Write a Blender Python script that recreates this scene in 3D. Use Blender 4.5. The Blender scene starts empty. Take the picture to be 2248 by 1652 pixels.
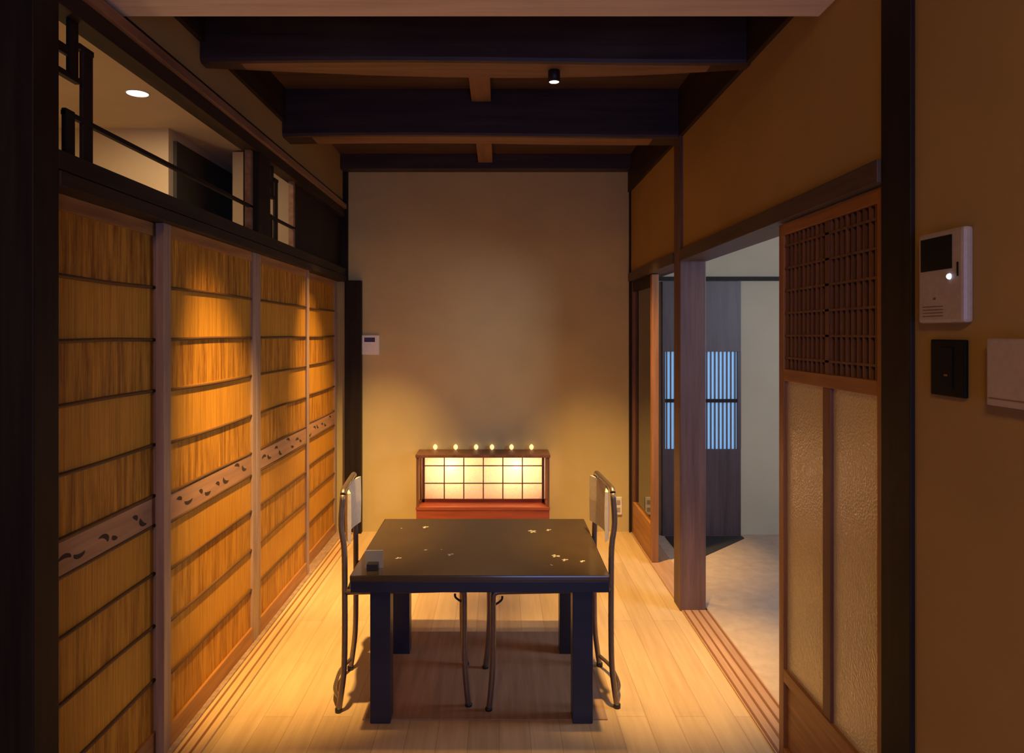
import bpy, bmesh, math, random
from mathutils import Vector, Matrix
random.seed(7)
PI = math.pi
scn = bpy.context.scene
C = scn.collection

# ------------------------------------------------------------------ camera
F, CX, CY, H = 1600.0, 1096.0, 730.0, 1.5
cd = bpy.data.cameras.new('camera'); cam = bpy.data.objects.new('camera', cd); C.objects.link(cam)
cam.location = (0, 0, H); cam.rotation_euler = (PI/2, 0, 0)
cd.sensor_width = 36; cd.lens = 36*F/2248
cd.shift_x = (1124-CX)/2248; cd.shift_y = -(826-CY)/2248
cd.clip_start = 0.02; cd.clip_end = 60
scn.camera = cam
# ------------------------------------------------------------------ world / exposure
w = bpy.data.worlds.new('world'); scn.world = w; w.use_nodes = True
w.node_tree.nodes['Background'].inputs[0].default_value = (0.55, 0.65, 1.0, 1)
w.node_tree.nodes['Background'].inputs[1].default_value = 0.03
vs = scn.view_settings
vs.view_transform = 'Standard'; vs.look = 'None'; vs.gamma = 1; vs.exposure = 0.0; vs.use_curve_mapping = False
# ------------------------------------------------------------------ large lights
def area(name, loc, target, sx, sy, power, col):
    l = bpy.data.lights.new(name, 'AREA'); l.shape = 'RECTANGLE'; l.size = sx; l.size_y = sy
    l.energy = power; l.color = col
    o = bpy.data.objects.new(name, l); C.objects.link(o); o.location = loc
    o.rotation_euler = (Vector(target)-Vector(loc)).to_track_quat('-Z', 'Y').to_euler()
    return o
WARM = (1.0, 0.60, 0.17)
COOL = (0.26, 0.42, 1.0)
area('daylight_behind_camera', (0.55, -1.4, 1.15), (0.25, 3, 1.6), 1.1, 1.1, 26, COOL)
area('room_light_behind_camera', (-0.3, -0.9, 2.7), (-0.1, -0.3, 0.0), 0.5, 0.5, 36, (1.0, 0.50, 0.13))
area('side_room_daylight', (2.75, 3.0, 1.7), (1.3, 4.6, 0.9), 1.0, 1.0, 34, (0.76, 0.84, 1.0))

# ------------------------------------------------------------------ materials
def newmat(name):
    m = bpy.data.materials.new(name); m.use_nodes = True
    nt = m.node_tree; b = nt.nodes['Principled BSDF']
    return m, nt, b
def N(nt, t, **kw):
    n = nt.nodes.new(t)
    for k, v in kw.items(): setattr(n, k, v)
    return n
def coords(nt, scale=(1, 1, 1), rot=(0, 0, 0)):
    tc = N(nt, 'ShaderNodeTexCoord'); mp = N(nt, 'ShaderNodeMapping')
    mp.inputs['Scale'].default_value = scale; mp.inputs['Rotation'].default_value = rot
    nt.links.new(tc.outputs['Object'], mp.inputs['Vector']); return mp.outputs[0]
def ramp(nt, fac, stops):
    r = N(nt, 'ShaderNodeValToRGB'); e = r.color_ramp.elements
    e[0].position, e[0].color = stops[0][0], (*stops[0][1], 1)
    e[1].position, e[1].color = stops[-1][0], (*stops[-1][1], 1)
    for p, c in stops[1:-1]:
        q = e.new(p); q.color = (*c, 1)
    nt.links.new(fac, r.inputs[0]); return r.outputs[0]
def bump(nt, b, h, strength=0.2, dist=0.01):
    n = N(nt, 'ShaderNodeBump'); n.inputs['Strength'].default_value = strength; n.inputs['Distance'].default_value = dist
    nt.links.new(h, n.inputs['Height']); nt.links.new(n.outputs[0], b.inputs['Normal'])
def noise(nt, vec, scale, detail=4, rough=0.55):
    n = N(nt, 'ShaderNodeTexNoise'); n.inputs['Scale'].default_value = scale; n.inputs['Detail'].default_value = detail
    n.inputs['Roughness'].default_value = rough; nt.links.new(vec, n.inputs['Vector']); return n.outputs[0]
def wood(name, dark, light, axis='Z', rough=0.5, grain=28, spec=0.4, bstr=0.12):
    m, nt, b = newmat(name)
    s = {'X': (0.06, 1, 1), 'Y': (1, 0.06, 1), 'Z': (1, 1, 0.06)}[axis]
    v = coords(nt, s); n = noise(nt, v, grain, 6, 0.62)
    nt.links.new(ramp(nt, n, [(0.32, dark), (0.68, light)]), b.inputs['Base Color'])
    b.inputs['Roughness'].default_value = rough; b.inputs['Specular IOR Level'].default_value = spec
    bump(nt, b, n, bstr, 0.003); return m
def flat(name, col, rough=0.5, metal=0.0, spec=0.5, sc=60, var=0.08, coat=0):
    m, nt, b = newmat(name); v = coords(nt); n = noise(nt, v, sc, 3)
    d = tuple(c*(1-var) for c in col); l = tuple(min(1, c*(1+var)) for c in col)
    nt.links.new(ramp(nt, n, [(0.3, d), (0.7, l)]), b.inputs['Base Color'])
    b.inputs['Roughness'].default_value = rough; b.inputs['Metallic'].default_value = metal
    b.inputs['Specular IOR Level'].default_value = spec; b.inputs['Coat Weight'].default_value = coat
    return m
def emis(name, col, strength):
    m, nt, b = newmat(name); b.inputs['Base Color'].default_value = (*col, 1)
    b.inputs['Emission Color'].default_value = (*col, 1); b.inputs['Emission Strength'].default_value = strength; return m
def plaster(name, col):
    m, nt, b = newmat(name); v = coords(nt); n = noise(nt, v, 2.2, 3); n2 = noise(nt, v, 380, 4, 0.7)
    mx = N(nt, 'ShaderNodeMath', operation='MULTIPLY_ADD'); nt.links.new(n2, mx.inputs[0]); mx.inputs[1].default_value = 0.35
    nt.links.new(n, mx.inputs[2])
    nt.links.new(ramp(nt, mx.outputs[0], [(0.35, tuple(c*0.9 for c in col)), (0.95, tuple(c*1.08 for c in col))]), b.inputs['Base Color'])
    b.inputs['Roughness'].default_value = 0.9; b.inputs['Specular IOR Level'].default_value = 0.15
    bump(nt, b, n2, 0.12, 0.002); return m
M = {}
M['dark'] = wood('dark_stained_wood', (0.010, 0.007, 0.007), (0.022, 0.015, 0.014), 'Z', 0.6, spec=0.2)
M['dark_y'] = wood('dark_stained_wood_lengthwise', (0.014, 0.009, 0.008), (0.038, 0.022, 0.016), 'Y', 0.6, spec=0.25)
M['beam'] = wood('smoked_beam_wood', (0.026, 0.015, 0.017), (0.058, 0.034, 0.032), 'X', 0.5)
M['lit_underside'] = wood('bounce_lit_beam_underside', (0.13, 0.070, 0.042), (0.24, 0.135, 0.085), 'X', 0.55)  # lighter brown carries the floor's bounced light on the beam undersides
M['ceil'] = wood('smoked_ceiling_board', (0.05, 0.026, 0.022), (0.10, 0.054, 0.042), 'X', 0.6)
M['post'] = wood('reddish_post_wood', (0.080, 0.043, 0.044), (0.155, 0.088, 0.088), 'Z', 0.5)
M['kamoi_r'] = wood('brown_lintel_wood', (0.05, 0.032, 0.028), (0.10, 0.065, 0.055), 'Y', 0.5)
M['brown_y'] = wood('brown_rail_wood', (0.17, 0.09, 0.055), (0.29, 0.16, 0.10), 'Y', 0.5)
M['stile'] = wood('pinkish_stile_wood', (0.20, 0.12, 0.09), (0.36, 0.24, 0.18), 'Z', 0.45)
M['orange'] = wood('orange_rail_wood', (0.22, 0.085, 0.025), (0.42, 0.19, 0.06), 'Y', 0.45)
M['orange_z'] = wood('orange_stile_wood', (0.20, 0.075, 0.025), (0.38, 0.16, 0.055), 'Z', 0.45)
M['redbrown'] = wood('redbrown_lattice_wood', (0.10, 0.042, 0.028), (0.19, 0.085, 0.055), 'Z', 0.5)
M['redbox'] = wood('red_lacquered_wood', (0.20, 0.035, 0.018), (0.36, 0.085, 0.04), 'X', 0.35)
M['pale'] = wood('pale_cedar_wood', (0.62, 0.53, 0.45), (0.80, 0.70, 0.60), 'X', 0.5)
M['rib'] = wood('reed_rib_wood', (0.07, 0.03, 0.008), (0.14, 0.06, 0.015), 'Y', 0.6)
M['carved'] = wood('carved_board_wood', (0.26, 0.13, 0.07), (0.42, 0.22, 0.12), 'Y', 0.5)
M['wall'] = plaster('sand_plaster', (0.38, 0.255, 0.105))
M['wall_b'] = plaster('sand_plaster_back', (0.55, 0.45, 0.25))
M['cream'] = plaster('cream_plaster', (0.62, 0.52, 0.38))
M['greywall'] = plaster('greenish_sand_plaster', (0.46, 0.42, 0.33))
M['steel'] = flat('dull_steel_tube', (0.22, 0.17, 0.15), 0.38, 0.8)
M['vinyl'] = flat('pale_seat_back', (0.62, 0.55, 0.50), 0.5)
M['black'] = flat('black_vinyl', (0.012, 0.011, 0.012), 0.45)
M['white'] = flat('white_plastic', (0.40, 0.35, 0.33), 0.4)
M['white2'] = flat('clean_white_plastic', (0.8, 0.8, 0.82), 0.4)
M['screen'] = flat('dark_screen', (0.005, 0.008, 0.008), 0.3, 0, 0.15)
M['blkplate'] = flat('black_plate', (0.006, 0.008, 0.010), 0.6, 0, 0.1)
M['lcd'] = flat('blue_display', (0.03, 0.035, 0.16), 0.2)
M['led'] = emis('blue_white_led', (0.72, 0.78, 1.0), 1.6)
M['lens'] = emis('lit_lamp_lens', (1.0, 0.86, 0.68), 6.0)
M['bulb'] = emis('lit_bulb', (1.0, 0.70, 0.38), 520.0)
M['leak'] = emis('warm_light_leak', (1.0, 0.62, 0.28), 1.3)
M['mat'] = wood('brown_floor_patch', (0.26, 0.160, 0.112), (0.36, 0.228, 0.158), 'Y', 0.8, 40, 0.2)
M['slate'] = flat('dark_slate', (0.03, 0.028, 0.03), 0.6)
M['carve_dark'] = flat('shadowed_cutout', (0.03, 0.013, 0.006), 0.8)
M['pearl'] = flat('mother_of_pearl', (0.62, 0.58, 0.5), 0.25)
M['sideboard'] = wood('indigo_dark_door_wood', (0.05, 0.035, 0.045), (0.095, 0.065, 0.08), 'Z', 0.45)

# reed panel: fine upright reeds with darker streaks
m, nt, b = newmat('split_reed_panel')
v = coords(nt, (1, 150, 3.0)); n1 = noise(nt, v, 1.0, 3, 0.6)
v2 = coords(nt, (1, 34, 3.2)); n2 = noise(nt, v2, 1.0, 5, 0.7)
r1 = ramp(nt, n1, [(0.25, (0.33, 0.135, 0.010)), (0.75, (0.66, 0.31, 0.032))])
tc = N(nt, 'ShaderNodeTexCoord'); sx = N(nt, 'ShaderNodeSeparateXYZ'); nt.links.new(tc.outputs['Object'], sx.inputs[0])
dv = N(nt, 'ShaderNodeMath', operation='MULTIPLY'); dv.inputs[1].default_value = 0.5; nt.links.new(sx.outputs[2], dv.inputs[0])
rr = N(nt, 'ShaderNodeValToRGB'); rr.color_ramp.interpolation = 'CONSTANT'; el = rr.color_ramp.elements
el[0].position = 0; el[0].color = (0.75, 0.75, 0.75, 1); el[1].position = 0.1275; el[1].color = (0, 0, 0, 1)
for zz, vv in ((0.445, 0.65), (0.63, 0.1), (0.905, 0.8), (1.085, 0.05), (1.275, 0.9), (1.455, 0.1), (1.64, 1.0)):
    q = el.new(zz/2); q.color = (vv, vv, vv, 1)
nt.links.new(dv.outputs[0], rr.inputs[0])
s1 = ramp(nt, n2, [(0.38, (0.40, 0.28, 0.20)), (0.60, (1, 1, 1))]); s2 = ramp(nt, n2, [(0.2, (0.80, 0.76, 0.70)), (0.55, (1, 1, 1))])
mr = N(nt, 'ShaderNodeMixRGB'); nt.links.new(rr.outputs[0], mr.inputs[0]); nt.links.new(s2, mr.inputs[1]); nt.links.new(s1, mr.inputs[2]); r2 = mr.outputs[0]
mx = N(nt, 'ShaderNodeMixRGB', blend_type='MULTIPLY'); mx.inputs[0].default_value = 1
nt.links.new(r1, mx.inputs[1]); nt.links.new(r2, mx.inputs[2]); nt.links.new(mx.outputs[0], b.inputs['Base Color'])
b.inputs['Roughness'].default_value = 0.55; b.inputs['Specular IOR Level'].default_value = 0.3
bump(nt, b, n1, 0.5, 0.003); M['reed'] = m

# blond plank floor
m, nt, b = newmat('blond_plank_floor')
v = coords(nt, (1, 1, 1), (0, 0, PI/2)); br = N(nt, 'ShaderNodeTexBrick')
br.inputs['Scale'].default_value = 1; br.inputs['Brick Width'].default_value = 1.9; br.inputs['Row Height'].default_value = 0.115
br.inputs['Mortar Size'].default_value = 0.0012; br.inputs['Mortar Smooth'].default_value = 0.3; br.inputs['Bias'].default_value = 0
br.inputs['Color1'].default_value = (0.50, 0.345, 0.205, 1); br.inputs['Color2'].default_value = (0.60, 0.43, 0.27, 1)
br.inputs['Mortar'].default_value = (0.34, 0.22, 0.12, 1); nt.links.new(v, br.inputs['Vector'])
g = noise(nt, coords(nt, (1, 0.06, 1)), 34, 6, 0.6); rg = ramp(nt, g, [(0.3, (0.80, 0.77, 0.72)), (0.7, (1, 1, 1))])
mx = N(nt, 'ShaderNodeMixRGB', blend_type='MULTIPLY'); mx.inputs[0].default_value = 1
nt.links.new(br.outputs[0], mx.inputs[1]); nt.links.new(rg, mx.inputs[2]); nt.links.new(mx.outputs[0], b.inputs['Base Color'])
b.inputs['Roughness'].default_value = 0.42; b.inputs['Specular IOR Level'].default_value = 0.4
bump(nt, b, g, 0.06, 0.002); M['floor'] = m
M['sill'] = wood('pale_sill_wood', (0.42, 0.25, 0.13), (0.58, 0.38, 0.21), 'Y', 0.45)
M['sill_r'] = wood('reddish_sill_wood', (0.34, 0.19, 0.12), (0.48, 0.29, 0.19), 'Y', 0.5)
M['groove'] = flat('sill_groove', (0.20, 0.08, 0.03), 0.7)
# woven tatami-like floor of the side room
m, nt, b = newmat('woven_rush_floor')
wv = N(nt, 'ShaderNodeTexWave'); wv.inputs['Scale'].default_value = 55; nt.links.new(coords(nt), wv.inputs['Vector'])
n = noise(nt, coords(nt), 14, 4)
nt.links.new(ramp(nt, n, [(0.3, (0.42, 0.31, 0.24)), (0.7, (0.50, 0.38, 0.30))]), b.inputs['Base Color'])
b.inputs['Roughness'].default_value = 0.75; bump(nt, b, wv.outputs[1], 0.15, 0.002); M['tatami'] = m
# black lacquer top, the back wall's brown reflection put into its colour
m, nt, b = newmat('brown_sheen_lacquer'); n = noise(nt, coords(nt), 9, 4)
nt.links.new(ramp(nt, n, [(0.3, (0.046, 0.030, 0.017)), (0.7, (0.060, 0.039, 0.022))]), b.inputs['Base Color'])
b.inputs['Roughness'].default_value = 0.2; b.inputs['Specular IOR Level'].default_value = 0.8
b.inputs['Coat Weight'].default_value = 0.5; b.inputs['Coat Roughness'].default_value = 0.1; M['lacquer'] = m
m, nt, b = newmat('blue_sheen_lacquer'); n = noise(nt, coords(nt), 9, 4)  # apron and legs: blue daylight on black lacquer put into the base colour
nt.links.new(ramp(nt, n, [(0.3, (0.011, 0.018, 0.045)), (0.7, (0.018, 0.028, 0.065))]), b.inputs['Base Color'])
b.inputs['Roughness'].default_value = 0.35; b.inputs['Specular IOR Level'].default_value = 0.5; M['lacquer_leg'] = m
# lantern paper
m = bpy.data.materials.new('lantern_paper'); m.use_nodes = True; nt = m.node_tree; nt.nodes.clear()
out = N(nt, 'ShaderNodeOutputMaterial'); tl = N(nt, 'ShaderNodeBsdfTranslucent'); df = N(nt, 'ShaderNodeBsdfDiffuse'); ms = N(nt, 'ShaderNodeMixShader')
n = noise(nt, coords(nt), 90, 4); col = ramp(nt, n, [(0.3, (0.78, 0.70, 0.60)), (0.7, (0.88, 0.82, 0.72))])
nt.links.new(col, tl.inputs[0]); nt.links.new(col, df.inputs[0]); ms.inputs[0].default_value = 0.35
nt.links.new(tl.outputs[0], ms.inputs[1]); nt.links.new(df.outputs[0], ms.inputs[2]); nt.links.new(ms.outputs[0], out.inputs[0]); M['paper'] = m
# pane the daylight comes through
M['dayshoji'] = emis('daylit_paper', (0.24, 0.50, 0.88), 0.50)
# pebbled glass of lattice door (milky)
m, nt, b = newmat('pebbled_milky_glass')
vo = N(nt, 'ShaderNodeTexVoronoi'); vo.inputs['Scale'].default_value = 130; nt.links.new(coords(nt), vo.inputs['Vector'])
nt.links.new(ramp(nt, vo.outputs[0], [(0.1, (0.54, 0.47, 0.30)), (0.6, (0.64, 0.57, 0.39))]), b.inputs['Base Color'])
b.inputs['Roughness'].default_value = 0.22; b.inputs['Specular IOR Level'].default_value = 0.9
bump(nt, b, vo.outputs[0], 0.25, 0.004); M['pebble'] = m
# clear glass
m = bpy.data.materials.new('clear_pane'); m.use_nodes = True; nt = m.node_tree; nt.nodes.clear()
out = N(nt, 'ShaderNodeOutputMaterial'); tr = N(nt, 'ShaderNodeBsdfTransparent'); gl = N(nt, 'ShaderNodeBsdfGlossy'); ms = N(nt, 'ShaderNodeMixShader')
fr = N(nt, 'ShaderNodeFresnel'); fr.inputs[0].default_value = 1.6
ad = N(nt, 'ShaderNodeMath', operation='MULTIPLY'); ad.inputs[1].default_value = 1.3; ad.use_clamp = True
gl.inputs['Roughness'].default_value = 0.03; tr.inputs[0].default_value = (0.85, 0.88, 0.85, 1)
nt.links.new(fr.outputs[0], ad.inputs[0]); nt.links.new(ad.outputs[0], ms.inputs[0])
nt.links.new(tr.outputs[0], ms.inputs[1]); nt.links.new(gl.outputs[0], ms.inputs[2]); nt.links.new(ms.outputs[0], out.inputs[0]); M['glass'] = m
m, nt, b = newmat('grey_acrylic'); b.inputs['Base Color'].default_value = (0.42, 0.42, 0.44, 1)
b.inputs['Roughness'].default_value = 0.2; b.inputs['Transmission Weight'].default_value = 0.35; M['acrylic'] = m

# ------------------------------------------------------------------ mesh helpers
class MB:
    def __init__(s): s.bm = bmesh.new()
    def box(s, x0, x1, y0, y1, z0, z1, bev=0.0, rot=None):
        t = bmesh.new(); bmesh.ops.create_cube(t, size=1)
        for v in t.verts:
            v.co = Vector(((x0+x1)/2+v.co.x*(x1-x0), (y0+y1)/2+v.co.y*(y1-y0), (z0+z1)/2+v.co.z*(z1-z0)))
        if bev: bmesh.ops.bevel(t, geom=list(t.edges), offset=bev, segments=2, affect='EDGES', profile=0.6)
        if rot: bmesh.ops.transform(t, matrix=rot, verts=t.verts)
        me = bpy.data.meshes.new('t'); t.to_mesh(me); t.free(); s.bm.from_mesh(me); bpy.data.meshes.remove(me); return s
    def tube(s, pts, r, seg=10, smooth=3, cap=True):
        P = [Vector(p) for p in pts]
        if smooth > 1 and len(P) > 2:
            Q = []
            for i in range(len(P)-1):
                p0 = P[max(i-1, 0)]; p1 = P[i]; p2 = P[i+1]; p3 = P[min(i+2, len(P)-1)]
                for k in range(smooth):
                    t = k/smooth
                    Q.append(0.5*((2*p1)+(p2-p0)*t+(2*p0-5*p1+4*p2-p3)*t*t+(3*p1-p0-3*p2+p3)*t*t*t))
            Q.append(P[-1]); P = Q
        rings = []; up = None
        for i, p in enumerate(P):
            d = (P[min(i+1, len(P)-1)]-P[max(i-1, 0)]).normalized()
            if up is None:
                up = Vector((0, 0, 1)) if abs(d.z) < 0.9 else Vector((0, 1, 0))
            a = d.cross(up).normalized(); bb = d.cross(a).normalized(); up = -bb if False else up - d*up.dot(d)
            up.normalize(); a = d.cross(up).normalized()
            rr = r(i/(len(P)-1)) if callable(r) else r
            rings.append([s.bm.verts.new(p+a*math.cos(2*PI*k/seg)*rr+up*math.sin(2*PI*k/seg)*rr) for k in range(seg)])
        for i in range(len(rings)-1):
            for k in range(seg):
                f = s.bm.faces.new((rings[i][k], rings[i][(k+1) % seg], rings[i+1][(k+1) % seg], rings[i+1][k])); f.smooth = True
        if cap:
            s.bm.faces.new(rings[0][::-1]); s.bm.faces.new(rings[-1])
        return s
    def lathe(s, prof, cx, cy, seg=24):
        rings = [[s.bm.verts.new((cx+r*math.cos(2*PI*k/seg), cy+r*math.sin(2*PI*k/seg), z)) for k in range(seg)] for r, z in prof]
        for i in range(len(rings)-1):
            for k in range(seg):
                f = s.bm.faces.new((rings[i][k], rings[i][(k+1) % seg], rings[i+1][(k+1) % seg], rings[i+1][k])); f.smooth = True
        s.bm.faces.new(rings[0][::-1]); s.bm.faces.new(rings[-1]); return s
    def sphere(s, c, r):
        bmesh.ops.create_uvsphere(s.bm, u_segments=14, v_segments=10, radius=r, matrix=Matrix.Translation(c)); return s
    def prism(s, poly, z0, z1):
        a = [s.bm.verts.new((x, y, z0)) for x, y in poly]; b_ = [s.bm.verts.new((x, y, z1)) for x, y in poly]
        s.bm.faces.new(a[::-1]); s.bm.faces.new(b_)
        for i in range(len(poly)):
            j = (i+1) % len(poly); s.bm.faces.new((a[i], a[j], b_[j], b_[i]))
        return s
    def build(s, name, mat, parent=None, origin=None):
        bmesh.ops.recalc_face_normals(s.bm, faces=s.bm.faces)
        if origin is not None:
            bmesh.ops.translate(s.bm, verts=s.bm.verts, vec=-Vector(origin))
        me = bpy.data.meshes.new(name); s.bm.to_mesh(me); s.bm.free()
        me.materials.append(mat)
        o = bpy.data.objects.new(name, me); C.objects.link(o)
        if origin is not None: o.location = origin
        if parent: o.parent = parent
        return o
def thing(name, label, cat, loc=(0, 0, 0), rz=0, group=None, kind=None):
    o = bpy.data.objects.new(name, None); C.objects.link(o); o.empty_display_size = 0.1
    o.location = loc; o.rotation_euler = (0, 0, rz)
    return tag(o, label, cat, group, kind)
def tag(o, label=None, cat=None, group=None, kind=None):
    for k, v in (('label', label), ('category', cat), ('group', group), ('kind', kind)):
        if v: o[k] = v
    return o
TR = [0]
def trim(label, mb, mat, cat='wooden trim'):
    TR[0] += 1
    return tag(mb.build('trim_%d' % TR[0], mat), label, cat, None, 'structure')
def struct(name, label, cat, mb, mat): return tag(mb.build(name, mat), label, cat, None, 'structure')

# ------------------------------------------------------------------ setting
W, R = -1.175, 0.99
LX, RX = -3.3, 3.1          # outer walls of the two side rooms
BY = 5.5
struct('floor', 'blond plank floor with boards running towards the back wall', 'floor', MB().box(LX, R+0.0, -2.6, BY+0.1, -0.08, 0), M['floor'])
o = struct('floor', 'greyish woven floor of the side room beyond the lintel opening', 'floor', MB().box(R+0.14, RX, 1.8, 5.6, -0.08, 0.0), M['tatami'])
struct('ceiling', 'smoked dark board ceiling above the heavy cross beams', 'ceiling', MB().box(-1.19, 1.2, 2.0, BY+0.1, 2.82, 2.9), M['ceil'])
struct('wall_back', 'sand plaster back wall with the lit lantern cabinet before it', 'wall', MB().box(-1.3, 1.12, BY, BY+0.1, 0, 2.9), M['wall_b'])
# right wall: upper plaster above the lintel, and the near wall with the intercom
struct('wall_right', 'ochre plaster band above the right lintel', 'wall', MB().box(R, R+0.10, 1.86, 3.93, 1.94, 2.9).box(R, R+0.10, 4.07, BY, 1.94, 2.9), M['wall'])
struct('wall_front_right', 'brown plaster wall that carries the intercom and black switch', 'wall', MB().box(R, R+0.10, -2.6, 1.735, 0, 2.9), M['wall'])
struct('wall_left', 'plaster band above the carved transoms on the left', 'wall', MB().box(W-0.06, W, 1.905, BY, 2.49, 2.9), M['wall'])
# side rooms' shells
mb = MB().box(R+0.10, RX, 1.7, 5.5, 2.62, 2.7)
struct('ceiling', 'pale ceiling of the side room on the right', 'ceiling', mb, M['cream'])
struct('wall_side_room', 'greenish sand wall beside the dark shoji door', 'wall', MB().box(1.10, RX, 5.42, 5.5, 0, 2.62).box(RX, RX+0.1, 1.7, 5.5, 0, 2.62).box(R+0.10, RX, 1.7, 1.8, 0, 2.62), M['greywall'])
struct('ceiling', 'cream ceiling of the left room seen through the transom', 'ceiling', MB().box(LX, W-0.06, 1.9, 6.2, 2.679, 2.76), M['cream'])
struct('wall_left_room', 'cream wall of the left room seen through the transom', 'wall',
       MB().box(LX, -1.906, 4.2, 4.3, 0, 2.679).box(-2.0, -1.906, 4.3, 6.2, 0, 2.679).box(-1.72, -1.33, 4.7, 4.8, 0, 2.665).box(LX-0.1, LX, 1.9, 6.2, 0, 2.679), M['cream'])
struct('window_1', 'dark window in the left room behind the transom', 'window', MB().box(-1.908, -1.885, 4.26, 5.6, 1.2, 2.62), M['slate'])
struct('wall_outer_left', 'plain plaster wall beyond the near left post', 'wall', MB().box(LX, -1.32, 1.80, 1.90, 0, 2.9), M['wall'])
# roof slab over camera side
struct('ceiling', 'dark ceiling over the near end of the room', 'ceiling', MB().box(LX, 1.2, -2.6, 2.0, 2.9, 2.98), M['ceil'])
# right side room window (source of its daylight)
mb = MB(); 
wf = struct('window_2', 'daylit window of the side room on the right', 'window', MB().box(RX-0.03, RX, 2.4, 2.46, 1.0, 2.2).box(RX-0.03, RX, 3.54, 3.6, 1.0, 2.2).box(RX-0.03, RX, 2.4, 3.6, 1.0, 1.06).box(RX-0.03, RX, 2.4, 3.6, 2.14, 2.2).box(RX-0.03, RX, 2.98, 3.02, 1.0, 2.2), M['dark'])
MB().box(RX-0.012, RX-0.002, 2.46, 3.54, 1.06, 2.14).build('window_pane', M['dayshoji'], wf)

# beams
trim('pale cedar soffit beam across the top of the view', MB().box(W, 1.08, 1.95, 2.262, 2.48, 2.82, 0.004).box(W, 1.08, 2.262, 2.275, 2.495, 2.6, 0.002), M['pale'], 'beam')
def log(x0, x1, y0, y1, z0, z1, bulge):
    """a squared log whose underside is slightly rounded and swells towards the middle"""
    mb = MB(); n = 14; rings = []
    for i in range(n+1):
        t = i/n; x = x0+(x1-x0)*t; s = math.sin(PI*t)
        yb = y1+bulge*s; zb = z0+0.006*math.sin(5*t)
        c = 0.018
        pts = [(y0, z1), (y0, zb+c), (y0+c*0.3, zb+c*0.3), (y0+c, zb), (yb-c, zb), (yb-c*0.3, zb+c*0.3), (yb, zb+c), (yb, z1)]
        rings.append([mb.bm.verts.new((x, y, z)) for y, z in pts])
    for i in range(n):
        for k in range(8):
            f = mb.bm.faces.new((rings[i][k], rings[i][(k+1) % 8], rings[i+1][(k+1) % 8], rings[i+1][k]))
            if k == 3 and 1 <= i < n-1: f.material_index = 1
    mb.bm.faces.new(rings[0]); mb.bm.faces.new(rings[-1][::-1]); return mb
b1 = trim('nearer dark cross beam that carries the small spotlight', log(W, R, 2.86, 2.94, 2.56, 2.82, 0.12), M['beam'], 'beam')
b2 = trim('farther dark cross beam with the rafter stub meeting its face', log(W, R, 3.945, 4.12, 2.56, 2.82, 0.0), M['beam'], 'beam')
for b_ in (b1, b2): b_.data.materials.append(M['lit_underside'])
trim('dark beam lying along the top of the back wall', MB().box(W, R, 5.38, BY, 2.71, 2.82, 0.004), M['beam'], 'beam')
trim('small rafter running lengthwise under the ceiling boards', MB().box(-0.150, -0.045, 2.28, 2.86, 2.75, 2.82, 0.003).box(-0.150, -0.045, 2.98, 3.945, 2.75, 2.82, 0.003).box(-0.155, -0.05, 4.12, 5.38, 2.755, 2.82, 0.003), M['brown_y'], 'beam')
trim('dark wall plate under the ceiling on the right', MB().box(R-0.02, R+0.1, 1.735, BY, 2.56, 2.82), M['dark_y'], 'beam')
trim('dark wall plate under the ceiling on the left', MB().box(W-0.02, W+0.02, 1.905, 3.95, 2.64, 2.82), M['dark_y'], 'beam')
# posts
trim('thick black post at the near left edge', MB().box(-1.36, -1.15, 1.80, 1.905, 0, 2.9, 0.004), M['dark'], 'post')
trim('thick black post at the near right beside the intercom', MB().box(R-0.012, R+0.115, 1.735, 1.868, 0, 2.9, 0.003), M['dark'], 'post')
trim('reddish brown square post standing at the opening', MB().box(0.975, 1.115, 3.93, 4.07, 0, 2.60, 0.004), M['post'], 'post')
trim('thin dark corner post at the right of the back wall', MB().box(R-0.012, R+0.04, BY-0.03, BY, 0, 2.71), M['dark'], 'post')
trim('narrow dark jamb board at the left of the back wall', MB().box(-1.155, -1.032, 5.44, BY, 0, 1.89, 0.003), M['dark'], 'post')
trim('thin dark corner strip above the jamb board', MB().box(-1.20, -1.138, 5.47, BY, 1.89, 2.71), M['dark'], 'post')
# lintels and sills
trim('brown lintel with a dark top edge over the right opening', MB().box(R-0.022, R+0.13, 1.868, 3.93, 1.885, 1.945, 0.002).box(R-0.022, R+0.13, 4.07, BY-0.03, 1.885, 1.945, 0.002), M['kamoi_r'], 'lintel')
trim('dark lintel over the reed doors', MB().box(-1.25, -1.145, 1.905, BY, 1.885, 1.925, 0.002).box(-1.25, -1.15, 1.905, BY, 1.929, 1.98, 0.002), M['dark_y'], 'lintel')
trim('dark top rail over the left transoms', MB().box(-1.23, -1.16, 1.905, BY, 2.37, 2.425, 0.002).box(-1.23, W+0.004, 1.905, BY, 2.465, 2.492), M['dark_y'], 'rail')
trim('brown ledge strip above the left transoms', MB().box(-1.23, -1.145, 1.905, BY, 2.427, 2.463, 0.003), M['brown_y'], 'rail')
trim('dark short post between the two transoms', MB().box(-1.23, -1.155, 3.50, 3.68, 1.98, 2.37, 0.002), M['dark'], 'post')
trim('black board closing the far end of the transom', MB().box(-1.215, -1.195, 4.22, BY, 1.98, 2.37), M['dark'], 'board')
s = trim('pale grooved sill under the reed doors', MB().box(-1.26, -1.062, 1.905, BY, 0.0, 0.012, 0.002), M['sill'], 'sill')
for x in (-1.135, -1.095): MB().box(x-0.005, x+0.005, 1.91, BY-0.07, 0.0115, 0.0128).build('groove', M['groove'], s)
MB().box(-1.255, -1.155, 1.91, BY, 0.0122, 0.02).build('door_rail', M['stile'], s)
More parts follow.
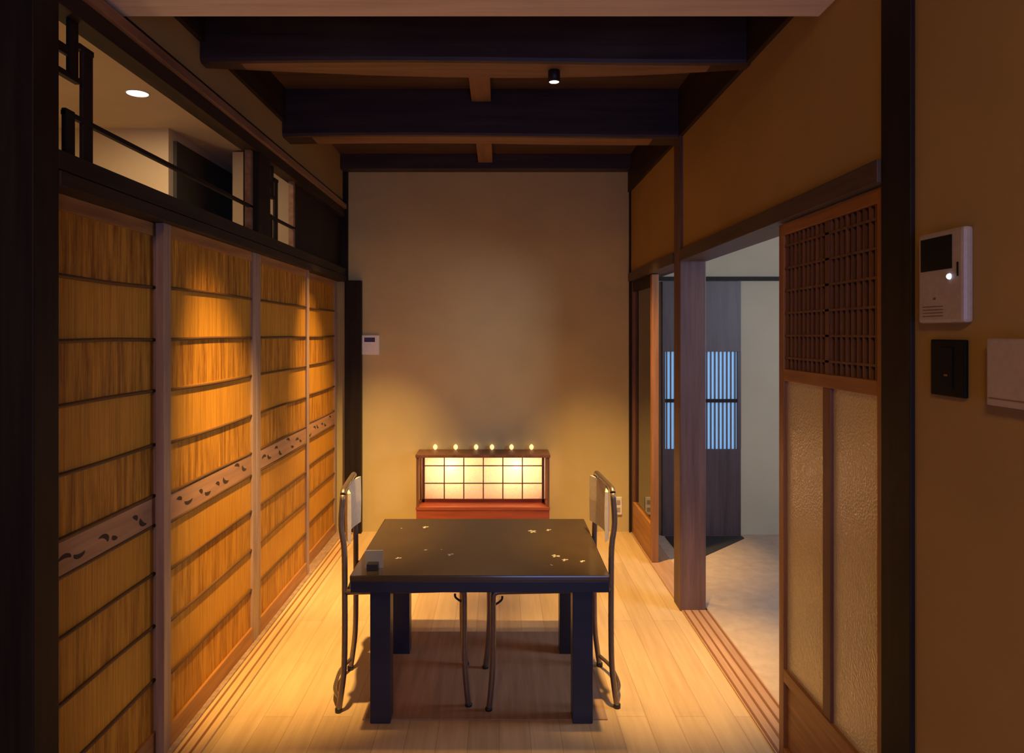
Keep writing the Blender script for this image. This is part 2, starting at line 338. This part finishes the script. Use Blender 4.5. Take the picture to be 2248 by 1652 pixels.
s = trim('reddish grooved sill across the right opening', MB().box(R-0.006, R+0.14, 1.868, 3.93, -0.05, 0.006, 0.001).box(R-0.006, R+0.14, 4.07, BY-0.03, -0.05, 0.006, 0.001), M['sill_r'], 'sill')
for x in (0.995, 1.035, 1.075, 1.117): MB().box(x-0.005, x+0.005, 1.87, 3.925, 0.0055, 0.0072).build('groove', M['groove'], s)

# ------------------------------------------------------------------ left reed doors
def swirl(mb, cx, cz, r, a0, a1, th, x0, x1, sq=0.55):
    n = 10; o_, i_ = [], []
    for k in range(n+1):
        t = k/n; a = a0+(a1-a0)*t; wdt = th*math.sin(PI*t)**0.7+0.0006
        o_.append((cx+(r+wdt/2)*math.cos(a), cz+(r+wdt/2)*sq*math.sin(a))); i_.append((cx+(r-wdt/2)*math.cos(a), cz+(r-wdt/2)*sq*math.sin(a)))
    ring = o_+i_[::-1]
    a = [mb.bm.verts.new((x0, y, z)) for y, z in ring]; b_ = [mb.bm.verts.new((x1, y, z)) for y, z in ring]
    for k in range(n):
        j = len(ring)-1-k
        mb.bm.faces.new((b_[k], b_[k+1], b_[j-1], b_[j])); mb.bm.faces.new((a[k], a[k+1], a[j-1], a[j]))
    for k in range(len(ring)):
        j = (k+1) % len(ring); mb.bm.faces.new((a[k], a[j], b_[j], b_[k]))
def reed_door(n, y0, y1, x, label, seed, skip_near=False):
    """x: room side face"""
    rnd = random.Random(seed)
    t = thing('door_%d' % n, label, 'sliding door', (x-0.015, (y0+y1)/2, 0.02), 0, 'reed sliding doors', 'structure')
    hw = (y1-y0)/2; sw = 0.055; T0, T1 = -0.015, 0.015; top = 1.865
    st = M['stile']
    MB().box(T0, T1, -hw, -hw+sw, 0, top, 0.002).build('stile', st, t)
    MB().box(T0, T1, hw-sw, hw, 0, top, 0.002).build('stile', st, t)
    MB().box(T0, T1-0.003, -hw+sw, hw-sw, top-0.045, top, 0.002).build('top_rail', M['orange'], t)
    MB().box(T0, T1-0.001, -hw+sw, hw-sw, 0, 0.075, 0.002).build('bottom_rail', M['orange'], t)
    o = MB().box(-0.004, 0.003, -hw+sw, hw-sw, 0.07, top-0.04).build('reed_panel', M['reed'], t, (0, 0, 0))
    for z in (1.64, 1.455, 1.275, 1.085, 0.905, 0.80, 0.63, 0.445, 0.255):
        # slightly bowed hand-split rib
        dz = 0
        mb = MB(); a = (0.006, -hw+sw-0.002, z+dz); b_ = (0.006, hw-sw+0.002, z+dz-0.0)
        mid = (0.006, 0, z+rnd.uniform(-0.005, 0.005)); mb.tube([a, mid, b_], 0.0062, 8, 5).build('rib', M['rib'], t)
    cb = MB().box(0.002, 0.009, -hw+sw, hw-sw, 0.806, 0.899, 0.001).build('carved_board', M['carved'], t)
    k = 0; y = -hw+sw+0.07
    while y < hw-sw-0.06:
        mb = MB(); cz = 0.852+rnd.uniform(-0.016, 0.016); a0 = rnd.uniform(-0.3, 0.5)+(PI if k % 2 else 0)
        swirl(mb, y, cz, rnd.uniform(0.026, 0.044), a0, a0+rnd.uniform(1.4, 2.4), 0.024, 0.0085, 0.0096)
        mb.build('carving', M['carve_dark'], cb); y += rnd.uniform(0.075, 0.12); k += 1
    # sunken finger pull
    return t
reed_door(1, 1.912, 2.63, W-0.035, 'nearest reed sliding door, beside the black left post', 1)
reed_door(2, 2.555, 3.53, W, 'bright reed sliding door with a pale front stile, second from the black left post', 2)
reed_door(3, 3.535, 4.51, W, 'reed sliding door directly beyond the brightest one', 3)
reed_door(4, 4.47, 5.43, W-0.035, 'farthest reed sliding door, next to the dark jamb board', 4)

# ------------------------------------------------------------------ transom lattices
def transom(y0, y1, label):
    t = thing('transom_lattice', label, 'transom', (-1.19, y0, 1.98), 0, None)
    d = M['dark']; o = lambda a: a-1.905
    def bar(a0, a1, z0, z1, nm='lattice_bar', x=0.006):
        a1 = min(a1, y1-y0); MB().box(-x, x, a0, a1, z0-1.98, z1-1.98, 0.0015).build(nm, d, t)
    bar(o(1.910), o(1.955), 1.98, 2.30, 'upright')
    bar(o(2.011), o(2.052), 2.205, 2.37, 'upright')
    bar(o(2.075), o(2.125), 1.98, 2.31, 'upright')
    bar(o(1.990), o(2.035), 1.98, 2.115, 'upright')
    bar(o(1.955), o(2.011), 2.262, 2.288, 'cross_piece')
    bar(o(1.955), o(2.060), 2.200, 2.216, 'cross_piece', 0.009)
    bar(o(2.052), o(2.125), 2.300, 2.316, 'cross_piece', 0.009)
    bar(o(1.990), y1-y0, 2.096, 2.110, 'long_rail', 0.008)
    fr = M['brown_y']
    MB().box(-0.02, 0.008, y1-y0-0.035, y1-y0-0.002, 0, 0.39, 0.001).build('frame', fr, t)
    return t
transom(1.905, 3.50, 'dark geometric transom lattice in the long opening over the near reed doors')
transom(3.68, 4.22, 'short dark transom lattice beyond the post, before the black board')

# ------------------------------------------------------------------ right doors
def lattice_door():
    y0, y1, x = 1.872, 2.585, R+0.0
    t = thing('door_5', 'wooden sliding door with fine lattice above two pebbled glass panels', 'sliding door', (x+0.018, (y0+y1)/2, 0.008), 0, None, 'structure')
    hw = (y1-y0)/2; sw = 0.042; a, b_ = -0.016, 0.016; oz = M['orange_z']
    MB().box(a, b_, -hw, -hw+sw, 0, 1.872, 0.002).build('stile', oz, t); MB().box(a, b_, hw-sw, hw, 0, 1.872, 0.002).build('stile', oz, t)
    MB().box(a, b_, -hw+sw, hw-sw, 1.832, 1.872, 0.002).build('top_rail', M['orange'], t)
    MB().box(a, b_, -hw+sw, hw-sw, 1.325, 1.366, 0.002).build('middle_rail', M['orange'], t)
    MB().box(a, b_, -hw+sw, hw-sw, 0.275, 0.32, 0.002).build('lower_rail', M['orange'], t)
    MB().box(a, b_, -hw+sw, hw-sw, 0, 0.045, 0.002).build('bottom_rail', M['orange'], t)
    MB().box(-0.004, 0.004, -hw+sw, hw-sw, 0.045, 0.275).build('lower_board', M['orange'], t)
    cy = -0.012
    MB().box(a+0.003, b_-0.003, cy-0.026, cy+0.026, 0.32, 1.325, 0.002).build('mullion', M['redbrown'], t)
    MB().box(-0.003, 0.003, -hw+sw, cy-0.026, 0.32, 1.325).build('glass_pane', M['pebble'], t)
    MB().box(-0.003, 0.003, cy+0.026, hw-sw, 0.32, 1.325).build('glass_pane', M['pebble'], t)
    n = 19
    for i in range(n):
        yy = -hw+sw+(2*hw-2*sw)*(i+0.5)/n
        MB().box(-0.010, -0.001, yy-0.0055, yy+0.0055, 1.366, 1.832).build('lattice_bar', M['redbrown'], t)
    yy = cy; MB().box(-0.012, 0.0, yy-0.013, yy+0.013, 1.366, 1.832).build('center_bar', M['redbrown'], t)
    for i in range(6):
        z = 1.366+0.466*(i+0.5)/6
        MB().box(-0.012, -0.008, -hw+sw, hw-sw, z-0.0035, z+0.0035).build('lattice_rail', M['redbrown'], t)
    MB().box(0.004, 0.008, -hw+sw, hw-sw, 1.366, 1.832).build('backing_board', M['dark'], t)
    return t
lattice_door()
def glass_door():
    y0, y1, x = 4.74, 5.465, R+0.0
    t = thing('door_6', 'far sliding door with a tall clear pane, beside the back wall', 'sliding door', (x+0.025, (y0+y1)/2, 0.008), 0, None, 'structure')
    hw = (y1-y0)/2; sw = 0.05; a, b_ = -0.022, 0.022; oz = M['orange_z']
    MB().box(a, b_, -hw, -hw+sw, 0, 1.872, 0.002).build('stile', oz, t); MB().box(a, b_, hw-sw, hw, 0, 1.872, 0.002).build('stile', M['redbrown'], t)
    MB().box(a, b_, -hw+sw, hw-sw, 1.80, 1.872, 0.002).build('top_rail', M['dark'], t)
    MB().box(a, b_, -hw+sw, hw-sw, 0, 0.235, 0.002).build('lower_board', M['orange'], t)
    MB().box(-0.003, 0.003, -hw+sw, hw-sw, 0.235, 1.80).build('glass_pane', M['glass'], t)
glass_door()
# dark shoji door in the side room's back wall
def shoji():
    t = thing('door_7', 'dark wooden door with a daylit blue barred window in the side room', 'door', (1.495, 5.40, 0.0), 0, None, 'structure')
    hw = 0.29; dk = M['sideboard']
    MB().box(-hw, hw, -0.018, 0.018, 1.36, 1.88, 0.002).build('upper_board', dk, t)
    MB().box(-hw, hw, -0.018, 0.018, 0.0, 0.64, 0.002).build('lower_board', dk, t)
    MB().box(-hw, -hw+0.02, -0.02, 0.018, 0.64, 1.36).build('stile', dk, t); MB().box(hw-0.025, hw, -0.02, 0.018, 0.64, 1.36).build('stile', dk, t)
    MB().box(-hw+0.02, hw-0.025, 0.004, 0.010, 0.64, 1.36).build('daylit_pane', M['dayshoji'], t)
    MB().box(-hw+0.02, hw-0.025, -0.018, 0.002, 0.985, 1.01).build('cross_bar', M['dark'], t)
    n = 18
    for i in range(n):
        x = -hw+0.02+(2*hw-0.045)*(i+0.5)/n
        MB().box(x-0.004, x+0.004, -0.010, 0.003, 0.64, 1.36).build('upright_bar', M['post'], t)
shoji()
trim('dark lintel along the side room wall above its door', MB().box(1.10, RX, 5.395, 5.42, 1.885, 1.915), M['dark'], 'lintel')
tag(MB().prism([(1.37, 4.88), (1.785, 5.31), (1.785, 5.36), (1.22, 5.36), (1.22, 4.88)], 0.0, 0.006).build('entry_slab', M['slate']), 'dark slate slab on the side room floor before the shoji door', 'slab')

# ------------------------------------------------------------------ wall fittings
def fit(name, label, cat, y0, y1, z0, z1, th, mat, bev=0.004):
    o = MB().box(R-th, R, y0, y1, z0, z1, bev).build(name, mat, None, (R, (y0+y1)/2, (z0+z1)/2)); return tag(o, label, cat)
ic = fit('intercom', 'white video intercom with a dark screen on the brown plaster wall', 'intercom', 1.520, 1.685, 1.521, 1.724, 0.022, M['white'], 0.008)
L = lambda y: y-(1.520+1.685)/2
Z_ = lambda z: z-(1.521+1.724)/2
MB().box(-0.0235, -0.021, L(1.558), L(1.672), Z_(1.638), Z_(1.711), 0.0005).build('screen', M['screen'], ic)
o = MB().sphere((-0.0225, L(1.566), Z_(1.621)), 0.0065).build('status_light', M['led'], ic)
MB().box(-0.0235, -0.021, L(1.536), L(1.541), Z_(1.62), Z_(1.65), 0.0005).build('side_slot', M['screen'], ic)
MB().box(-0.0228, -0.021, L(1.615), L(1.625), Z_(1.573), Z_(1.578), 0.0003).build('button', M['steel'], ic)
for k in range(4): MB().box(-0.0225, -0.021, L(1.59), L(1.665), Z_(1.536+0.007*k), Z_(1.538+0.007*k)).build('speaker_slot', M['steel'], ic)
sp = fit('light_switch', 'black square switch plate below the intercom', 'switch', 1.536, 1.656, 1.361, 1.485, 0.010, M['blkplate'], 0.003)
MB().box(-0.0125, -0.0095, -0.02, 0.02, -0.045, 0.045, 0.001).build('rocker', M['blkplate'], sp)
MB().box(-0.0130, -0.0122, -0.006, 0.006, -0.018, -0.014).build('indicator', M['steel'], sp)
wb = fit('wall_box', 'white plastic control box at the right edge below the intercom', 'control box', 1.30, 1.446, 1.357, 1.489, 0.024, M['white'], 0.004)
MB().box(-0.0252, -0.0235, -0.066, 0.066, -0.052, -0.050).build('cover_seam', M['steel'], wb)
th = tag(MB().box(-1.033, -0.905, BY-0.018, BY, 1.335, 1.482, 0.004).build('thermostat', M['white2'], None, (-0.969, BY, 1.408)), 'small white thermostat with a blue display on the back wall', 'thermostat')
MB().box(-0.046, 0.034, -0.0195, -0.017, 0.022, 0.056, 0.0005).build('display', M['lcd'], th)
so = tag(MB().box(0.872, 0.925, BY-0.010, BY, 0.13, 0.262, 0.003).build('wall_socket', M['white2'], None, (0.898, BY, 0.196)), 'white double socket low on the back wall behind the right chair', 'socket')
for z in (-0.028, 0.028): MB().box(-0.013, 0.013, -0.0125, -0.009, z-0.016, z+0.016, 0.001).build('outlet', M['white'], so)

# ------------------------------------------------------------------ ceiling spotlights
def spotlight(loc, label, target, power, angle, blend=0.5, r=0.024, h=0.05, size=0.03, col=WARM):
    t = thing('ceiling_spotlight', label, 'spotlight', loc, 0, None)
    MB().lathe([(r*0.8, 0), (r, -0.003), (r, -h), (r*0.86, -h), (r*0.84, -h+0.006), (0.002, -h+0.006)], 0, 0).build('housing', M['black'], t)
    MB().lathe([(r*0.80, -h+0.0055), (r*0.80, -h+0.001), (0.002, -h+0.001)], 0, 0).build('lens', M['lens'], t)
    l = bpy.data.lights.new('spot', 'SPOT'); l.energy = power; l.color = col; l.spot_size = math.radians(angle); l.spot_blend = blend; l.shadow_soft_size = size
    o = bpy.data.objects.new('spot_lamp', l); C.objects.link(o); o.parent = t; o.location = (0, 0, -h-0.012)
    d = Vector(target)-(Vector(loc)+Vector((0, 0, -h-0.012))); o.rotation_euler = d.to_track_quat('-Z', 'Y').to_euler()
    return t
spotlight((0.222, 2.95, 2.563), 'small black spotlight under the nearer dark beam', (0.05, 3.5, 0), 60, 88, 1.0)
spotlight((-0.66, 2.50, 2.82), 'black spotlight hidden above the pale soffit beam, by the reed doors', (-0.99, 3.50, 0.05), 820, 41, 0.95)
spotlight((0.50, 2.55, 2.82), 'black spotlight hidden above the pale soffit beam, by the opening', (0.70, 3.40, 0), 620, 36, 1.0)
spotlight((-0.62, 4.35, 2.82), 'black spotlight hidden behind the farther dark beam, by the reed doors', (-0.95, 4.90, 0), 620, 52, 1.0)
spotlight((0.55, 4.35, 2.82), 'black spotlight hidden behind the farther dark beam, by the glass door', (0.72, 4.90, 0), 480, 48, 1.0)
# left room downlight
t = thing('ceiling_downlight', 'round lit downlight in the left room ceiling behind the transom', 'downlight', (-1.78, 3.586, 2.679))
MB().lathe([(0.056, 0), (0.056, -0.003), (0.050, -0.004), (0.049, -0.001)], 0, 0, 32).build('trim_ring', M['white2'], t)
MB().lathe([(0.048, -0.0045), (0.048, -0.0005)], 0, 0, 32).build('lens', M['lens'], t)
l = bpy.data.lights.new('downlight', 'AREA'); l.shape = 'DISK'; l.size = 0.09; l.energy = 9; l.color = (1, 0.66, 0.34)
o = bpy.data.objects.new('downlight_lamp', l); C.objects.link(o); o.parent = t; o.location = (0, 0, -0.012)
l = bpy.data.lights.new('room_glow', 'POINT'); l.shadow_soft_size = 0.15; l.energy = 11; l.color = (1, 0.64, 0.32)
o = bpy.data.objects.new('left_room_lamp', l); C.objects.link(o); o.location = (-2.3, 3.0, 1.2)

# ------------------------------------------------------------------ floor patch, table
tag(MB().box(-0.53, 0.42, 2.823, 3.65, 0, 0.005, 0.001).build('floor_patch', M['mat'], None, (-0.055, 3.24, 0)), 'flat dark brown rectangle under the black table', 'mat')  # flat brown rectangle, about tabletop-sized, set slightly farther back
T = thing('dining_table', 'low black lacquered table with small pearl petals on its top', 'table', (-0.070, 3.115, 0))
tx0, tx1, ty0, ty1 = -0.555+0.07, 0.411+0.07, 2.70-3.115, 3.53-3.115
tt = MB().box(tx0, tx1, ty0, ty1, 0.578, 0.600, 0.005).build('tabletop', M['lacquer'], T)
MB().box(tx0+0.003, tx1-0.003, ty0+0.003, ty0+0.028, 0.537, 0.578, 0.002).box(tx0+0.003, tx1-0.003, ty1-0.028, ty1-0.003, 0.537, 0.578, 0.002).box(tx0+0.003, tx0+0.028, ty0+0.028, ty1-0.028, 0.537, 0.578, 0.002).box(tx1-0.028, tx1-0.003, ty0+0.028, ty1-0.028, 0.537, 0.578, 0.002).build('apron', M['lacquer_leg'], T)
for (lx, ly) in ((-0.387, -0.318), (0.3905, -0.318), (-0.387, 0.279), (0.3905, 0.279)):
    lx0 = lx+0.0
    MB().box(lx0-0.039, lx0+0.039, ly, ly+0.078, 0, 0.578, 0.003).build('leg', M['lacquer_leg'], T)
# pearl petal clusters, from pixels on the top plane
for px, py, s, n in ((935, 1157, 1.0, 4), (880, 1160, 0.5, 2), (1168, 1166, 1.3, 5), (1205, 1163, 0.8, 4), (875, 1225, 0.8, 3), (935, 1207, 0.5, 3), (968, 1206, 0.4, 2), (990, 1217, 0.9, 4), (1220, 1220, 1.1, 5), (1241, 1229, 0.9, 4), (1280, 1232, 0.8, 4), (1210, 1240, 0.4, 2)):
    d = 0.9*F/(py-CY); X = (px-CX)*d/F+0.070; Y = d-3.115
    mb = MB(); rnd = random.Random(px)
    for k in range(n):
        a = 2*PI*k/5+rnd.random(); rr = 0.009*s; cx_, cy_ = X+math.cos(a)*rr, Y+math.sin(a)*rr*1.2
        poly = [(cx_+(math.cos(q)*math.cos(a)*0.0075-math.sin(q)*math.sin(a)*0.0042)*s, cy_+(math.cos(q)*math.sin(a)*0.0075+math.sin(q)*math.cos(a)*0.0042)*s) for q in [2*PI*j/9 for j in range(9)]]
        mb.prism(poly, 0.5998, 0.6006)
    mb.build('pearl_inlay', M['pearl'], tt)
# small card holder on the table's near left corner
ch = thing('card_holder', 'small grey card stand with a black base on the table corner', 'card stand', (-0.478, 2.775, 0.6), 0.04)
MB().box(-0.024, 0.018, -0.022, 0.012, 0, 0.026, 0.002).build('base', M['black'], ch)
MB().box(-0.034, 0.034, 0.012, 0.018, 0, 0.068, 0.001).build('card', M['acrylic'], ch)

# ------------------------------------------------------------------ chairs
def chair(loc, rz, label):
    """faces local +x"""
    t = thing('tubular_chair', label, 'chair', loc, rz, 'tubular steel chairs at the table')
    st = M['steel']; r = 0.0115
    for s in (-1, 1):
        y = s*0.182
        MB().tube([(-0.257, y, 0.004), (-0.246, y, 0.08), (-0.236, y, 0.17), (-0.233, y, 0.30), (-0.233, y, 0.46), (-0.235, y, 0.64), (-0.247, y, 0.74), (-0.240, y, 0.86)], r, 12, 4).build('rear_leg', st, t)
        MB().tube([(0.257, y, 0.004), (0.247, y, 0.10), (0.240, y, 0.22), (0.240, y, 0.36), (0.239, y, 0.455), (0.226, y, 0.471), (0.20, y, 0.474), (0.1, y, 0.474), (-0.233, y, 0.474)], r, 12, 4).build('front_leg', st, t)
        MB().tube([(0.238, y*0.96, 0.418), (0.222, y*0.95, 0.424), (0.205, y*0.95, 0.438), (0.203, y*0.95, 0.452)], 0.0045, 8, 3).build('bracket', M['black'], t)
        for xx in (-0.257, 0.257):
            MB().lathe([(0.014, 0), (0.0145, 0.014), (0.012, 0.018)], xx, y, 14).build('foot_cap', M['black'], t)
    MB().tube([(-0.240, -0.182, 0.86), (-0.240, -0.165, 0.872), (-0.240, -0.10, 0.875), (-0.240, 0.10, 0.875), (-0.240, 0.165, 0.872), (-0.240, 0.182, 0.86)], r, 12, 3).build('top_rail', st, t)
    MB().tube([(-0.253, -0.182, 0.05), (-0.285, -0.09, 0.045), (-0.29, 0, 0.045), (-0.285, 0.09, 0.045), (-0.253, 0.182, 0.05)], 0.008, 10, 3).build('stretcher', st, t)
    # seat
    mb = MB().box(-0.225, 0.236, -0.172, 0.172, 0.468, 0.492, 0.010); mb.build('seat', M['black'], t)
    # curved backrest panel
    mb = MB(); n = 12; G = []
    for i in range(n+1):
        a = i/n; y = -0.172+0.344*a; x = -0.222-0.030*math.sin(PI*a)
        G.append([(x, y), (x+0.012, y)])
    cols = []
    for (p, q) in G:
        cols.append([mb.bm.verts.new((p[0], p[1], 0.665)), mb.bm.verts.new((q[0], q[1], 0.660)), mb.bm.verts.new((q[0]+0.002, q[1], 0.76)), mb.bm.verts.new((q[0], q[1], 0.862)), mb.bm.verts.new((p[0], p[1], 0.860)), mb.bm.verts.new((p[0]-0.002, p[1], 0.76))])
    for i in range(n):
        for k in range(6):
            f = mb.bm.faces.new((cols[i][k], cols[i][(k+1) % 6], cols[i+1][(k+1) % 6], cols[i+1][k]))
    mb.bm.faces.new(cols[0]); mb.bm.faces.new(cols[-1][::-1])
    mb.build('backrest', M['vinyl'], t)
    return t
chair((-0.393, 3.085, 0), 0.075, 'steel tube chair between the table and the reed doors')
chair((0.205, 3.085, 0), PI+0.055, 'steel tube chair on the side of the table facing the opening and post')

# ------------------------------------------------------------------ lantern cabinet
def lantern():
    x0, x1, yf, yb = -0.598, 0.362, 5.25, 5.492
    t = thing('lantern_cabinet', 'low red-brown cabinet with a glowing paper lattice before the back wall', 'lantern', ((x0+x1)/2, (yf+yb)/2, 0))
    cx, cy = (x0+x1)/2, (yf+yb)/2; hw = (x1-x0)/2; hf = (yb-yf)/2; rb = M['redbox']; fr = M['redbrown']
    MB().box(-hw, hw, -hf, hf, 0, 0.222, 0.004).build('base', rb, t)
    MB().box(-hw-0.004, hw+0.004, -hf-0.004, hf, 0.222, 0.245, 0.003).build('shelf', rb, t)
    MB().box(-hw-0.006, hw+0.006, -hf-0.006, hf, 0.60, 0.622, 0.003).build('top_board', fr, t)
    for sx in (-1, 1):
        for yy in (-hf, hf-0.018):
            MB().box(sx*hw-(0.018 if sx > 0 else 0), sx*hw+(0.018 if sx < 0 else 0), yy, yy+0.018, 0.245, 0.60, 0.002).build('post', fr, t)
    py = 0.030
    MB().box(-hw+0.03, hw-0.03, py+0.006, py+0.008, 0.25, 0.595).build('paper', M['paper'], t)
    for sx in (-1, 1):
        MB().box(sx*(hw-0.037)-0.009, sx*(hw-0.037)+0.009, py-0.008, py+0.012, 0.245, 0.60, 0.001).build('lattice_stile', fr, t)
    MB().box(-hw+0.02, hw-0.02, py-0.008, py+0.012, 0.245, 0.270, 0.001).build('lattice_rail', M['redbox'], t)
    MB().box(-hw+0.02, hw-0.02, py-0.008, py+0.012, 0.585, 0.60, 0.001).build('lattice_rail', fr, t)
    for k in range(1, 6):
        x = -hw+0.046+(2*hw-0.092)*k/6
        MB().box(x-0.004, x+0.004, py-0.003, py+0.006, 0.270, 0.586).build('lattice_bar', fr, t)
    for z in (0.385, 0.515):
        MB().box(-hw+0.046, hw-0.046, py-0.004, py+0.005, z-0.0035, z+0.0035).build('lattice_bar', fr, t)
    # closed back and sides around the bulbs
    MB().box(-hw+0.018, hw-0.018, hf-0.010, hf-0.004, 0.245, 0.60).build('back_board', M['white2'], t)
    for sx in (-1, 1):
        MB().box(sx*(hw-0.030)-0.003, sx*(hw-0.030)+0.003, py+0.014, hf-0.012, 0.245, 0.60).build('side_screen', M['paper'], t)
    for x in (-0.245, 0.245):
        MB().sphere((x, py+0.048, 0.515), 0.027).build('bulb', M['bulb'], t)
    # glowing beads added as the light leaking out along the top's back
    for px in (912, 955, 1000, 1045, 1080, 1123, 1167, 1206):
        x = (px-CX)*5.45/F-cx
        MB().lathe([(0.004, 0.622), (0.012, 0.628), (0.017, 0.640), (0.015, 0.652), (0.006, 0.662), (0.001, 0.664)], x, hf-0.022, 14).build('light_leak_spot', M['leak'], t) if abs(x) < hw else None
lantern()
